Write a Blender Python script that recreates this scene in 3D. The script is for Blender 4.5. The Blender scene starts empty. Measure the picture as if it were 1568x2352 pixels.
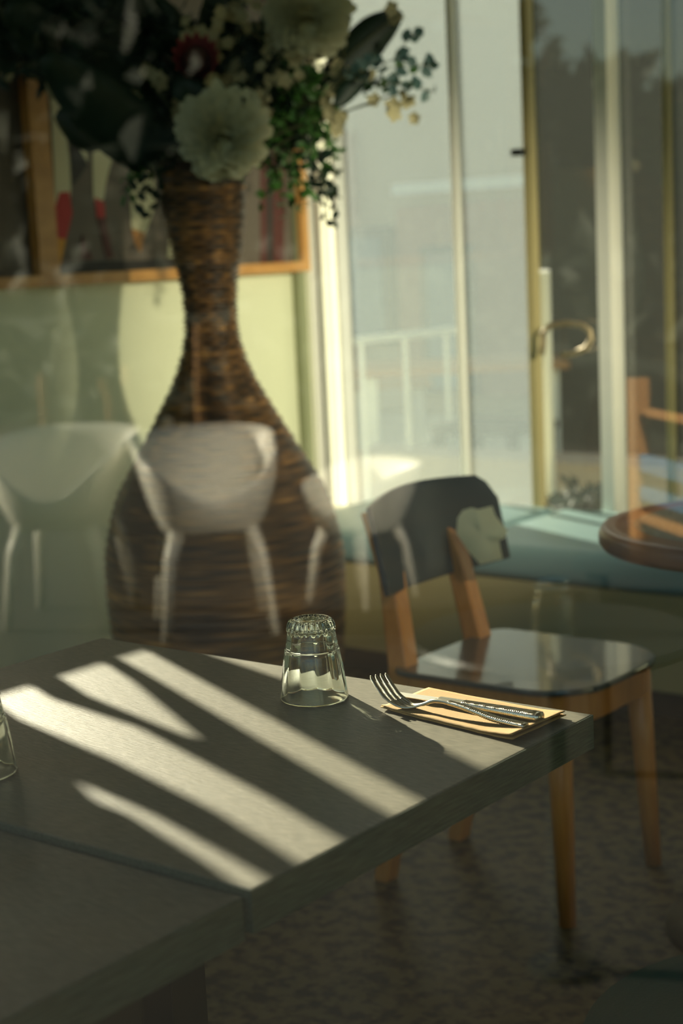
import bpy, bmesh, math, random
from mathutils import Vector, Matrix, noise
random.seed(7)
C = bpy.context.scene.collection
sc = bpy.context.scene
R = math.radians
# ------------------------------------------------------------------ camera
FPX, CX, CY = 3700.0, 784.0, 1176.0
H = 1.25
p_, r_, w_ = R(9.2), R(2.7), R(38.2)
FWD = Vector((-math.sin(w_)*math.cos(p_), math.cos(w_)*math.cos(p_), -math.sin(p_)))
rt0 = Vector((math.cos(w_), math.sin(w_), 0)); up0 = rt0.cross(FWD)
RT = rt0*math.cos(r_) - up0*math.sin(r_); UP = up0*math.cos(r_) + rt0*math.sin(r_)
EYE = Vector((0, 0, H))
cam = bpy.data.cameras.new('camera'); camo = bpy.data.objects.new('camera', cam); C.objects.link(camo)
M = Matrix((RT, UP, -FWD)).transposed().to_4x4(); M.translation = EYE
camo.matrix_world = M
cam.sensor_fit = 'VERTICAL'; cam.sensor_height = 36; cam.lens = FPX/2352*36
cam.dof.use_dof = True; cam.dof.focus_distance = 1.83; cam.dof.aperture_fstop = 4.2
cam.clip_start = .02; cam.clip_end = 300
sc.camera = camo
def at(x, y, D): return EYE + (FWD + RT*((x-CX)/FPX) - UP*((y-CY)/FPX))*D
def mir(v): return Vector((v[0], 2*PANE_Y - v[1], v[2]))
PANE_Y = .28
# ------------------------------------------------------------------ render look, sky, sun
sc.view_settings.view_transform = 'Standard'; sc.view_settings.look = 'None'
sc.view_settings.gamma = 1; sc.view_settings.use_curve_mapping = False
sc.view_settings.exposure = 0.12
try:
    sc.cycles.use_denoising = True
    sc.cycles.caustics_refractive = True; sc.cycles.caustics_reflective = False
    sc.cycles.max_bounces = 14; sc.cycles.transmission_bounces = 14; sc.cycles.transparent_max_bounces = 16
    sc.cycles.sample_clamp_indirect = 12
except Exception: pass
SUN_AZ, SUN_EL = -24.5, 21.0
w = bpy.data.worlds.new('sky'); sc.world = w; w.use_nodes = True
wn = w.node_tree; bg = wn.nodes['Background']
sky = wn.nodes.new('ShaderNodeTexSky'); sky.sky_type = 'NISHITA'; sky.sun_disc = False
sky.sun_elevation = R(SUN_EL); sky.sun_rotation = R(-65); sky.altitude = 50; sky.dust_density = 2.0
tint = wn.nodes.new('ShaderNodeMix'); tint.data_type = 'RGBA'; tint.blend_type = 'MULTIPLY'; tint.inputs[0].default_value = 1
tint.inputs[7].default_value = (.93, 1.0, .84, 1); wn.links.new(sky.outputs[0], tint.inputs[6])
wn.links.new(tint.outputs[2], bg.inputs['Color']); bg.inputs['Strength'].default_value = .20
sd = Vector((math.cos(R(SUN_AZ))*math.cos(R(SUN_EL)), math.sin(R(SUN_AZ))*math.cos(R(SUN_EL)), -math.sin(R(SUN_EL))))
sl = bpy.data.lights.new('sun', 'SUN'); so = bpy.data.objects.new('sun', sl); C.objects.link(so)
so.rotation_euler = sd.to_track_quat('-Z', 'Y').to_euler(); so.location = (-8, 5, 6)
sl.energy = 17; sl.angle = R(.45); sl.color = (1, .94, .70)
def portal(name, loc, rot, sx, sy):
    l = bpy.data.lights.new(name, 'AREA'); l.shape = 'RECTANGLE'; l.size = sx; l.size_y = sy
    l.cycles.is_portal = True
    o = bpy.data.objects.new(name, l); C.objects.link(o); o.location = loc; o.rotation_euler = rot
portal('portal_back', (-1.9, 4.40, 1.55), (R(-90), 0, 0), 3.0, 2.6)
portal('portal_front', (-.6, .26, 1.35), (R(90), 0, 0), 5.4, 2.5)
# ------------------------------------------------------------------ materials
MATS = {}
def mat(name, col, rough=.5, metal=0, spec=.5, noise_=None, bump=None, coat=0, sheen=0, trans=0, ior=1.5, scale=(1,1,1), rot=0):
    """noise_=(scale, colour2, low, high) ; bump=(scale, strength)"""
    m = bpy.data.materials.new(name); m.use_nodes = True; n = m.node_tree; b = n.nodes['Principled BSDF']
    b.inputs['Base Color'].default_value = (*col, 1); b.inputs['Roughness'].default_value = rough
    b.inputs['Metallic'].default_value = metal; b.inputs['Specular IOR Level'].default_value = spec
    b.inputs['Coat Weight'].default_value = coat; b.inputs['Sheen Weight'].default_value = sheen
    b.inputs['Transmission Weight'].default_value = trans; b.inputs['IOR'].default_value = ior
    tc = n.nodes.new('ShaderNodeTexCoord'); mp = n.nodes.new('ShaderNodeMapping')
    mp.inputs['Scale'].default_value = scale; mp.inputs['Rotation'].default_value = (0, 0, rot)
    n.links.new(tc.outputs['Object'], mp.inputs['Vector'])
    if noise_:
        t = n.nodes.new('ShaderNodeTexNoise'); t.inputs['Scale'].default_value = noise_[0]; t.inputs['Detail'].default_value = 6
        cr = n.nodes.new('ShaderNodeValToRGB'); n.links.new(mp.outputs[0], t.inputs['Vector']); n.links.new(t.outputs['Fac'], cr.inputs[0])
        cr.color_ramp.elements[0].position = noise_[2]; cr.color_ramp.elements[1].position = noise_[3]
        cr.color_ramp.elements[0].color = (*col, 1); cr.color_ramp.elements[1].color = (*noise_[1], 1)
        n.links.new(cr.outputs[0], b.inputs['Base Color'])
    if bump:
        t2 = n.nodes.new('ShaderNodeTexNoise'); t2.inputs['Scale'].default_value = bump[0]; t2.inputs['Detail'].default_value = 3
        n.links.new(mp.outputs[0], t2.inputs['Vector'])
        bp = n.nodes.new('ShaderNodeBump'); bp.inputs['Strength'].default_value = bump[1]; bp.inputs['Distance'].default_value = .01
        n.links.new(t2.outputs['Fac'], bp.inputs['Height']); n.links.new(bp.outputs[0], b.inputs['Normal'])
    MATS[name] = m; return m
m_wall = mat('cream_paint', (.66, .68, .46), .6, bump=(60, .05))
m_white = mat('white_paint', (.82, .82, .74), .45)
m_ceil = mat('ceiling_paint', (.35, .35, .28), .8)
m_olive = mat('olive_trim', (.22, .24, .13), .5)
m_floor = mat('terrazzo', (.018, .015, .009), .55, noise_=(30, (.17, .125, .055), .40, .56))
m_table = mat('ash_laminate', (.105, .098, .066), .42, noise_=(34, (.200, .180, .128), .38, .68), scale=(1.6, 20, 6), bump=(34, .14))
m_tedge = mat('edge_banding', (.055, .070, .048), .42, noise_=(20, (.11, .13, .09), .35, .68), scale=(14, 1.6, 22), bump=(20, .1))
m_black = mat('black_metal', (.012, .014, .013), .45)
m_oak = mat('oak', (.42, .20, .045), .45, noise_=(8, (.55, .28, .07), .3, .7), scale=(14, 1.5, 3))
m_beech = mat('orange_beech', (.50, .19, .035), .36, noise_=(9, (.60, .26, .06), .3, .7), scale=(10, 10, 1.2))
m_seat = mat('black_laminate', (.045, .062, .060), .30, spec=.8, coat=.8, bump=(300, .03))
m_back = mat('black_ply', (.018, .034, .046), .4)
m_chrome = mat('steel', (.72, .68, .54), .26, metal=1)
m_brass = mat('brushed_brass', (.30, .24, .14), .5, metal=.6)
m_satin = mat('satin_steel', (.80, .78, .68), .38, metal=1)
m_napkin = mat('kraft_paper', (.44, .265, .085), .85)
m_blue = mat('blue_vinyl', (.22, .35, .35), .42, bump=(90, .05))
m_beige = mat('bench_panel', (.40, .34, .16), .6)
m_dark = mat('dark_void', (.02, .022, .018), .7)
m_wplastic = mat('white_plastic', (.86, .82, .72), .4)
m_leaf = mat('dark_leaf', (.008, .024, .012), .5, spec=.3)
m_vine = mat('vine_leaf', (.04, .125, .018), .5)
m_euca = mat('blue_leaf', (.04, .09, .08), .5)
m_stem = mat('stem', (.05, .06, .02), .6)
m_cream = mat('cream_petal', (.58, .58, .38), .6)
m_blossom = mat('blossom_petal', (.36, .33, .18), .6)
m_pink = mat('protea_petal', (.30, .06, .065), .55)
m_maroon = mat('protea_core', (.05, .012, .008), .8)
m_refl_green = mat('reflection_green', (.86, .92, .66), .8, bump=(220, .25))  # pale green of a sunlit reflection, put into the colour
m_teal = mat('teal_fabric', (.012, .075, .062), .8, bump=(200, .2))
m_stone = mat('speckled_stone', (.13, .125, .085), .5, noise_=(120, (.24, .23, .17), .4, .62))
m_rim = mat('walnut_rim', (.24, .11, .062), .32, noise_=(10, (.30, .15, .085), .3, .7))
m_pave = mat('pale_paving', (.62, .56, .40), .8, noise_=(3, (.52, .47, .34), .4, .6))
m_terr = mat('terrace_paving', (.016, .011, .006), .85, noise_=(4, (.03, .019, .009), .4, .65))
m_facade = mat('beige_render', (.42, .33, .21), .8, noise_=(.8, (.48, .40, .28), .4, .6))
m_dfac = mat('dark_facade', (.025, .030, .020), .7)
m_cob = mat('cobalt_slat', (.03, .12, .26), .5)
m_hedge = mat('hedge_leaf', (.012, .020, .008), .7)
m_lime = mat('lime_leaf', (.30, .42, .04), .6)
m_orange = mat('orange_wood', (.38, .17, .04), .6)
def mat_wicker():
    m = bpy.data.materials.new('wicker'); m.use_nodes = True; n = m.node_tree; b = n.nodes['Principled BSDF']
    b.inputs['Roughness'].default_value = .42
    at_ = n.nodes.new('ShaderNodeAttribute'); at_.attribute_name = 'strand'
    cr = n.nodes.new('ShaderNodeValToRGB'); e = cr.color_ramp.elements
    e[0].position = 0; e[0].color = (.035, .018, .006, 1); e[1].position = 1; e[1].color = (.62, .31, .075, 1)
    k = cr.color_ramp.elements.new(.5); k.color = (.22, .105, .026, 1)
    n.links.new(at_.outputs['Fac'], cr.inputs[0]); n.links.new(cr.outputs[0], b.inputs['Base Color'])
    return m
m_wicker = mat_wicker()
def mat_napkin():
    n = m_napkin.node_tree; b = n.nodes['Principled BSDF']
    tc = n.nodes.new('ShaderNodeTexCoord'); v = n.nodes.new('ShaderNodeTexVoronoi'); v.inputs['Scale'].default_value = 420
    v.inputs['Randomness'].default_value = 0
    n.links.new(tc.outputs['Object'], v.inputs['Vector'])
    bp = n.nodes.new('ShaderNodeBump'); bp.inputs['Strength'].default_value = .5; bp.inputs['Distance'].default_value = .0012
    n.links.new(v.outputs['Distance'], bp.inputs['Height']); n.links.new(bp.outputs[0], b.inputs['Normal'])
mat_napkin()
def mat_glass():
    m = bpy.data.materials.new('clear_glass'); m.use_nodes = True; n = m.node_tree; n.nodes.clear()
    o = n.nodes.new('ShaderNodeOutputMaterial'); g = n.nodes.new('ShaderNodeBsdfGlass')
    g.inputs['Roughness'].default_value = .015; g.inputs['IOR'].default_value = 1.5; g.inputs['Color'].default_value = (.97, .99, .96, 1)
    n.links.new(g.outputs[0], o.inputs[0]); return m
m_glass = mat_glass()
def mat_pane(name, refl, haze, hcol=(.8, .8, .7)):
    """thin window glass: transparent + mirror, with a film of dust that scatters light through"""
    m = bpy.data.materials.new(name); m.use_nodes = True; n = m.node_tree; n.nodes.clear()
    o = n.nodes.new('ShaderNodeOutputMaterial'); t = n.nodes.new('ShaderNodeBsdfTransparent'); g = n.nodes.new('ShaderNodeBsdfGlossy')
    g.inputs['Roughness'].default_value = 0
    f = n.nodes.new('ShaderNodeLayerWeight'); f.inputs['Blend'].default_value = .5
    pw = n.nodes.new('ShaderNodeMath'); pw.operation = 'POWER'; pw.inputs[1].default_value = 5
    mu = n.nodes.new('ShaderNodeMath'); mu.operation = 'MULTIPLY_ADD'; mu.inputs[1].default_value = .9; mu.inputs[2].default_value = .043*refl; mu.use_clamp = True
    mx = n.nodes.new('ShaderNodeMixShader')
    n.links.new(f.outputs['Facing'], pw.inputs[0]); n.links.new(pw.outputs[0], mu.inputs[0]); n.links.new(mu.outputs[0], mx.inputs[0])
    base = t
    if haze:
        tr = n.nodes.new('ShaderNodeBsdfTranslucent'); tr.inputs['Color'].default_value = (*hcol, 1)
        mh = n.nodes.new('ShaderNodeMixShader'); mh.inputs[0].default_value = haze
        n.links.new(t.outputs[0], mh.inputs[1]); n.links.new(tr.outputs[0], mh.inputs[2]); base = mh
    n.links.new(base.outputs[0], mx.inputs[1]); n.links.new(g.outputs[0], mx.inputs[2]); n.links.new(mx.outputs[0], o.inputs[0])
    return m
m_pane = mat_pane('window_glass', 1.6, 0)
m_dusty = mat_pane('dusty_glass', 1.5, .16, (.66, .76, .78))
m_clean = mat_pane('door_glass', 1.5, .015)
m_strip = mat_pane('bright_strip_glass', 1.0, .6, (.95, .95, .8))  # strong scatter so the strip beside the corner shows bright
# ------------------------------------------------------------------ helpers
def link(name, me, m=None, parent=None, smooth=False):
    if m is not None: me.materials.append(m)
    if smooth:
        for p in me.polygons: p.use_smooth = True
    o = bpy.data.objects.new(name, me); C.objects.link(o)
    if parent is not None: o.parent = parent
    return o
def obj(name, bm, m, parent=None, smooth=False, bevel=0, solid=0, sub=0, auto=False):
    me = bpy.data.meshes.new(name); bmesh.ops.recalc_face_normals(bm, faces=bm.faces[:]) if not solid else None
    bm.to_mesh(me); bm.free()
    o = link(name, me, m, parent, smooth)
    if solid:
        s = o.modifiers.new('solid', 'SOLIDIFY'); s.thickness = solid; s.offset = 0
    if bevel:
        b = o.modifiers.new('bevel', 'BEVEL'); b.width = bevel; b.segments = 3; b.limit_method = 'ANGLE'
    if sub:
        s = o.modifiers.new('sub', 'SUBSURF'); s.levels = sub; s.render_levels = sub
    return o
def tag(o, label, cat, group=None, kind=None):
    if label: o['label'] = label
    if cat: o['category'] = cat
    if group: o['group'] = group
    if kind: o['kind'] = kind
    return o
def thing(name, label, cat, loc=(0, 0, 0), rz=0, group=None):
    o = bpy.data.objects.new(name, None); C.objects.link(o); o.location = loc; o.rotation_euler = (0, 0, rz); o.empty_display_size = .05
    return tag(o, label, cat, group)
def box(bm, x0, x1, y0, y1, z0, z1):
    v = [bm.verts.new(c) for c in ((x0,y0,z0),(x1,y0,z0),(x1,y1,z0),(x0,y1,z0),(x0,y0,z1),(x1,y0,z1),(x1,y1,z1),(x0,y1,z1))]
    for f in ((0,3,2,1),(4,5,6,7),(0,1,5,4),(1,2,6,5),(2,3,7,6),(3,0,4,7)): bm.faces.new([v[i] for i in f])
    return bm
def bx(*a): return box(bmesh.new(), *a)
def struct(name, bm, m, parent=None, **k):
    o = obj(name, bm, m, parent, **k)
    if parent is None: o['kind'] = 'structure'
    return o
def tube(bm, pts, rad, n=10, caps=True, flat=1.0, upv=None):
    pts = [Vector(p) for p in pts]; rings = []
    prev = None
    for i, p in enumerate(pts):
        d = (pts[min(i+1, len(pts)-1)] - pts[max(i-1, 0)]).normalized()
        a = Vector(upv) if upv else (prev if prev else (Vector((0, 0, 1)) if abs(d.z) < .9 else Vector((1, 0, 0))))
        u = d.cross(a).normalized(); v = u.cross(d).normalized(); prev = v
        rr = rad[i] if isinstance(rad, (list, tuple)) else rad
        rings.append([bm.verts.new(p + u*math.cos(2*math.pi*k/n)*rr + v*math.sin(2*math.pi*k/n)*rr*flat) for k in range(n)])
    for a, b in zip(rings, rings[1:]):
        for k in range(n): bm.faces.new((a[k], a[(k+1) % n], b[(k+1) % n], b[k]))
    if caps: bm.faces.new(rings[0][::-1]); bm.faces.new(rings[-1])
    return bm
def lathe(bm, prof, n=48, cx=0, cy=0, rf=None, close=False):
    rings = []
    for (r, z) in prof:
        if r < 1e-6: rings.append([bm.verts.new((cx, cy, z))])
        else: rings.append([bm.verts.new((cx + (r*(rf(k/n*2*math.pi, z) if rf else 1))*math.cos(k/n*2*math.pi), cy + (r*(rf(k/n*2*math.pi, z) if rf else 1))*math.sin(k/n*2*math.pi), z)) for k in range(n)])
    pr = list(zip(rings, rings[1:])) + ([(rings[-1], rings[0])] if close else [])
    for a, b in pr:
        if len(a) == 1 and len(b) == 1: continue
        for k in range(n):
            k2 = (k+1) % n
            if len(a) == 1: bm.faces.new((a[0], b[k2], b[k]))
            elif len(b) == 1: bm.faces.new((a[k], a[k2], b[0]))
            else: bm.faces.new((a[k], a[k2], b[k2], b[k]))
    return bm
def prism(bm, pts, axis, a0, a1):
    """extrude a polygon given in the two other axes along axis"""
    def mk(p, a):
        return {'x': (a, p[0], p[1]), 'y': (p[0], a, p[1]), 'z': (p[0], p[1], a)}[axis]
    lo = [bm.verts.new(mk(p, a0)) for p in pts]; hi = [bm.verts.new(mk(p, a1)) for p in pts]
    bm.faces.new(lo); bm.faces.new(hi[::-1]); n = len(pts)
    for i in range(n): bm.faces.new((lo[i], hi[i], hi[(i+1) % n], lo[(i+1) % n]))
    return bm
def leaf(bm, base, d, nrm, L, W, curl=.15, seg=4):
    d = d.normalized(); s = d.cross(nrm).normalized(); nrm = s.cross(d).normalized()
    rows = []
    for i in range(seg+1):
        t = i/seg; wd = W*math.sin(math.pi*min(1, (t*.92+.06)))**.8*.5
        c = base + d*L*t - nrm*curl*L*t*t
        rows.append((bm.verts.new(c - s*wd + nrm*wd*.25), bm.verts.new(c), bm.verts.new(c + s*wd + nrm*wd*.25)))
    for a, b in zip(rows, rows[1:]):
        bm.faces.new((a[0], a[1], b[1], b[0])); bm.faces.new((a[1], a[2], b[2], b[1]))
def rv(): return Vector((random.gauss(0, 1), random.gauss(0, 1), random.gauss(0, 1))).normalized()
# ------------------------------------------------------------------ room shell
XL, XR, YB = -3.40, 2.6, 4.25
struct('floor', bx(XL-.2, XR+.2, PANE_Y-.1, YB+.12, -.1, 0), m_floor)
struct('ceiling', bx(XL-.2, XR+.2, PANE_Y-.3, YB+.2, 2.9, 3.0), m_ceil)
bm = bx(XL-.15, XL, PANE_Y-.1, YB+.012, 0, 1.543)
box(bm, XL-.15, XL, PANE_Y-.1, YB+.012, 1.89, 2.9); box(bm, XL-.15, XL, PANE_Y-.1, 1.92, 1.543, 1.89); box(bm, XL-.15, XL, 2.72, YB+.012, 1.543, 1.89)
struct('wall_left', bm, m_wall)
struct('wall_right', bx(XR, XR+.15, PANE_Y-.1, YB+.1, 0, 2.9), m_wall)
bm = bx(XL, XR, YB, YB+.12, 0, .36); box(bm, XL, XR, YB, YB+.12, 2.7, 2.9); box(bm, -.4, XR, YB, YB+.12, .36, 2.7)
struct('wall_back', bm, m_wall)
bm = bx(XL, XR, PANE_Y-.06, PANE_Y+.06, 0, .22); box(bm, XL, XR, PANE_Y-.06, PANE_Y+.06, 2.6, 2.9)
box(bm, XL, -3.2, PANE_Y-.06, PANE_Y+.06, .22, 2.6); box(bm, 2.1, XR, PANE_Y-.06, PANE_Y+.06, .22, 2.6)
struct('wall_front', bm, m_wall)
# front shop window the photograph is taken through
fw = struct('window_1', bx(-3.2, 2.1, PANE_Y-.003, PANE_Y+.003, .25, 2.57), m_pane)
bm = bx(-3.2, 2.1, PANE_Y-.03, PANE_Y+.03, .22, .26); box(bm, -3.2, 2.1, PANE_Y-.03, PANE_Y+.03, 2.56, 2.6)
for x in (-3.19, -1.3, .7, 2.09): box(bm, x-.02, x+.02, PANE_Y-.03, PANE_Y+.03, .26, 2.56)
obj('window_frame', bm, m_black, fw)
# unseen slats added in a left wall slot, gaps shaped to cast sun stripes
G = (0.85, -0.387)
scr = thing('stripe_screen', 'unseen slanting slat screen added in the side wall slot to cut the sun into stripes', 'screen', (XL, 2.2, 1.54))
X0 = -3.345
def slat(pts):
    o = obj('slat', prism(bmesh.new(), pts, 'x', X0-.004, X0+.004), m_oak, scr); o.location = -Vector(scr.location)
bpy.context.view_layer.update()
slat([(1.80,1.50),(2.040,1.50),(2.036,1.64),(2.030,1.68),(2.044,1.70),(2.06,1.764),(2.072,1.90),(1.80,1.90)])
slat([(2.040,1.50),(2.046,1.50),(2.052,1.56),(2.094,1.647),(2.123,1.731),(2.144,1.90),(2.092,1.90),(2.090,1.795),(2.066,1.717),(2.036,1.66)])
slat([(2.112,1.50),(2.158,1.50),(2.160,1.56),(2.197,1.65),(2.210,1.66),(2.236,1.56),(2.240,1.50),(2.262,1.50),(2.264,1.56),(2.264,1.90),(2.200,1.90),(2.187,1.744),(2.164,1.625),(2.117,1.55)])
slat([(2.314,1.50),(2.370,1.50),(2.376,1.557),(2.420,1.67),(2.416,1.90),(2.312,1.90)])
# ------------------------------------------------------------------ back windows
def mull(x0, x1, name='window_frame', par=None, m=None, y0=YB-.04, y1=YB+.018):
    return obj(name, bx(x0, x1, y0, y1, .36, 2.7), m or m_white, par)
def pane(name, x0, x1, m):
    o = obj(name, bx(x0, x1, YB+.008, YB+.014, .40, 2.66), m); o['kind'] = 'structure'; return o
pa = pane('window_2', -3.28, -2.842, m_dusty)
pb = pane('window_3', -2.822, -2.575, m_dusty)
pc = pane('door_1', -2.552, -2.322, m_clean)
pd = pane('window_4', -2.272, -2.124, m_clean)
pe = pane('window_5', -2.106, -1.30, m_clean)
pf = pane('window_6', -1.25, -.42, m_clean)
pg = pane('window_7', -3.345, -3.285, m_strip); mull(-3.36, -3.345, par=pg, y1=YB+.006); mull(-3.288, -3.276, par=pa); mull(-2.843, -2.822, par=pb, y0=YB-.01)  # first pane is a translucent strip added to imitate the bright sunlit column
mull(-2.576, -2.551, par=pb, m=m_beige, y0=YB-.02); mull(-2.322, -2.312, par=pc, m=m_black, y0=YB-.03); mull(-2.312, -2.270, par=pd, y0=YB-.06)
mull(-2.124, -2.106, par=pe, m=m_beige, y0=YB-.01); mull(-1.30, -1.25, par=pf)
obj('window_sill', bx(XL, -.4, YB-.05, YB+.06, .33, .40), m_white, pa)
obj('hinge', bx(-2.60, -2.565, YB-.05, YB-.02, 1.505, 1.525), m_black, pb)
struct('trim_1', bx(XL, XL+.03, 4.115, 4.150, 0, 2.9), m_olive)
struct('trim_2', bx(XL, XL+.018, 4.190, 4.25, 0, 2.9), m_white)
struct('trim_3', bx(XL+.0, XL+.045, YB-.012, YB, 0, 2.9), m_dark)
# door pull
bm = bmesh.new(); yh = YB-.05
hp = [at(x, y, 5.0) for x, y in ((1243,815),(1247,790),(1247,765),(1262,748),(1300,742),(1335,746),(1354,760),(1357,780),(1345,800),(1318,812),(1290,815))]
hp = [EYE + (p-EYE)*((yh-EYE.y)/(p.y-EYE.y)) for p in hp]
tube(bm, hp, .009, 10)
obj('door_handle', bm, m_brass, pc, smooth=True)
# ------------------------------------------------------------------ outside behind the back windows
struct('ground_1', bx(-30, 12, YB+.12, 30, -.12, -.02), m_pave)
struct('backdrop_facade', bx(-30, -5.9, 10.2, 10.6, 0, 5), m_facade)
o = obj('building', bx(-4.62, 1, 7.7, 12, 0, 6), m_dfac); tag(o, 'dark building close outside behind the right part of the back windows', 'building')
o = obj('low_wall', bx(-4.75, -1.5, 6.05, 6.35, -.02, .30), m_facade, bevel=.01); tag(o, 'low sunlit beige wall outside in front of the dark building', 'wall')
sh = thing('shopfront', 'pale building across the street seen through the hazy window panes', 'building', (-8.2, 10.1, 0))
m_brick = mat('faded_brick', (.30, .15, .085), .85, noise_=(6, (.36, .20, .12), .4, .6)); m_gshop = mat('shop_glass', (.12, .20, .24), .2); m_sh = mat('shop_trim', (.05, .06, .05), .6)
def shp(nm, x0, x1, y0, y1, d, m):
    a, b = at(x0, y1, 12), at(x1, y0, 12); a = EYE+(a-EYE)*((10.1-d-EYE.y)/(a.y-EYE.y)); b = EYE+(b-EYE)*((10.1-d-EYE.y)/(b.y-EYE.y))
    o = obj(nm, bx(a.x, b.x, 10.1-d, 10.1-d+.08, max(a.z, 0), b.z), m, sh); o.location = -sh.location
shp('brick_panel', 925, 1215, 455, 905, 0, m_brick); shp('brick_panel', 775, 800, 300, 905, 0, m_brick)
shp('window_frame', 790, 893, 520, 790, .02, m_sh); shp('window_glass', 800, 872, 545, 770, .06, m_gshop)
shp('door_frame', 975, 1080, 560, 905, .04, m_sh); shp('door_glass', 990, 1066, 580, 890, .09, m_gshop); shp('sign_band', 900, 1215, 400, 448, .1, m_white)
# railing
r0 = thing('railing', 'white railing with thin posts outside the hazy back window', 'railing', (-4.9, 6.9, 0))
def loc(b, t): return b
bm = bmesh.new(); a_, b_ = at(795,785,7.3), at(1052,757,8.0)
tube(bm, [a_-r0.location, b_-r0.location], .018, 8); obj('rail', bm, m_white, r0)
for f in (.12, .5, .88):
    p = a_.lerp(b_, f)-r0.location; bm = bmesh.new(); tube(bm, [p, Vector((p.x, p.y, -.02))], .012, 8); obj('post', bm, m_white, r0)
# dark bench outside
b0 = at(1140, 1140, 7.9); b0.z = -.02
t = thing('outdoor_bench', 'dark low bench on the bright paving outside the back window', 'bench', b0)
obj('seat', bx(-.24, .24, -.2, .2, .37, .41), m_black, t)
for x in (-.21, .21):
    for y in (-.17, .17): obj('leg', bx(x-.022, x+.022, y-.022, y+.022, 0, .37), m_black, t)
p1, p2 = at(1252, 790, 5.6), at(1262, 1150, 5.9)
bm = bmesh.new(); tube(bm, [Vector((p1.x, p1.y, 1.15)), Vector((p2.x, p2.y, -.02))], .024, 8)
tag(obj('leaning_post', bm, m_white), 'pale post leaning outside behind the dark glass door', 'post')
def orange_table(px, py, D, w_, lab):
    p = at(px, py, D); t = thing('patio_table', lab, 'table', (p.x, p.y, -.02), R(38)); z = p.z+.02
    obj('tabletop', bx(-w_/2, w_/2, -.35, .35, z-.04, z), m_orange, t, bevel=.005)
    for x in (-w_/2+.08, w_/2-.08): obj('leg', bx(x-.03, x+.03, -.3, .3, 0, z-.04), m_white, t)
orange_table(1050, 830, 8.6, 1.1, 'orange-topped table outside behind the white railing')
orange_table(890, 868, 9.7, .5, 'small orange-topped table outside near the corner window frame')
# shrub by the low wall
def foliage(name, c, rad, n, L, W, m, parent=None, squash=1.0, seg=2):
    bm = bmesh.new()
    for _ in range(n):
        d = rv(); r = random.random()**.4; p = Vector(c) + Vector((d.x*rad[0]*r, d.y*rad[1]*r, d.z*rad[2]*r))
        leaf(bm, p, rv(), rv(), L*random.uniform(.7, 1.3), W*random.uniform(.7, 1.3), .2, seg)
    return obj(name, bm, m, parent)
sp = at(1320, 1110, 5.6); t = thing('low_shrub', 'dark leafy shrub outside at the foot of the low wall', 'shrub', (sp.x, sp.y, -.02))
foliage('foliage', (0, 0, .30), (.14, .14, .14), 420, .05, .028, m_hedge, t); bm = bmesh.new(); tube(bm, [(0,0,0), (0,0,.3)], .012, 6); obj('stem', bm, m_stem, t)
# ------------------------------------------------------------------ painting
pt = thing('framed_painting', 'oak framed picture of brown tree shapes with red and yellow on the cream wall', 'painting', (XL, 3.5, 1.19))
def P_(bm, m, name, **k):
    o = obj(name, bm, m, pt, **k); o.location = -pt.location; return o
Y0, Y1, ZB, ZT = 2.80, 4.155, 1.19, 2.05
bm = bx(XL, XL+.05, Y0, Y1, ZB, ZB+.032); box(bm, XL, XL+.05, Y0, Y1, ZT, ZT+.032); box(bm, XL, XL+.05, Y1-.035, Y1, ZB+.032, ZT); box(bm, XL, XL+.05, Y0, Y0+.035, ZB+.032, ZT)
box(bm, XL+.001, XL+.045, 2.995, 3.065, ZB+.032, ZT)
P_(bm, m_oak, 'frame')
m_canvas = mat('canvas_brown', (.105, .085, .062), .7); m_trunk = mat('painted_trunk', (.020, .018, .013), .7); m_gapc = mat('painted_cream', (.55, .52, .33), .7)
m_red = mat('painted_red', (.38, .022, .018), .7); m_yel = mat('painted_yellow', (.55, .26, .02), .7); m_mar = mat('painted_maroon', (.075, .018, .012), .7)
P_(bx(XL, XL+.012, Y0+.035, Y1-.035, ZB+.032, ZT), m_canvas, 'canvas')
def paint(pts, m, k=0):
    q = []
    for x, y in pts:
        v = at(x, y, 5.0); v = EYE + (v-EYE)*((XL+.012-EYE.x)/(v.x-EYE.x)); q.append((v.y, v.z))
    # canvas pieces are thin painted shapes on the panel
    P_(prism(bmesh.new(), q, 'x', XL+.012, XL+.0135+.0006*k), m, 'painted_shape')
paint([(86,150),(62,150),(85,640),(98,625),(128,430),(120,330),(110,240),(100,180)], m_trunk)
paint([(150,180),(160,330),(165,430),(200,380),(190,330),(172,290)], m_trunk)
paint([(88,612),(98,610),(215,600),(330,598),(420,592),(420,617),(90,634)], m_trunk)
paint([(598,150),(598,615),(652,605),(650,150)], m_mar)
paint([(612,150),(612,612),(626,610),(622,150)], m_trunk, 1)
paint([(62,300),(68,320),(78,380),(84,460),(74,470),(66,400)], m_gapc, 1)
paint([(108,190),(130,215),(148,290),(158,360),(162,430),(160,470),(126,470),(120,330),(118,250)], m_gapc, 1)
paint([(172,270),(198,290),(200,374),(186,350),(174,320)], m_gapc, 1)
paint([(222,300),(262,320),(258,360),(244,410),(236,460),(214,460),(212,360)], m_gapc, 1)
paint([(300,345),(350,380),(356,470),(330,545),(302,525),(298,430)], m_gapc, 1)
paint([(396,510),(404,540),(408,592),(383,592),(388,545)], m_gapc, 1)
paint([(135,442),(158,440),(165,490),(150,550),(128,565),(118,545),(124,480)], m_red, 2)
paint([(118,545),(150,550),(138,606),(100,606)], m_yel, 3)
paint([(216,452),(238,465),(240,500),(222,500)], m_red, 2)
paint([(222,500),(242,500),(258,590),(244,595)], m_mar, 2)
paint([(302,525),(332,535),(322,580),(310,560)], m_orange, 2)
paint([(188,540),(212,596),(180,596)], m_mar, 2)
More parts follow.
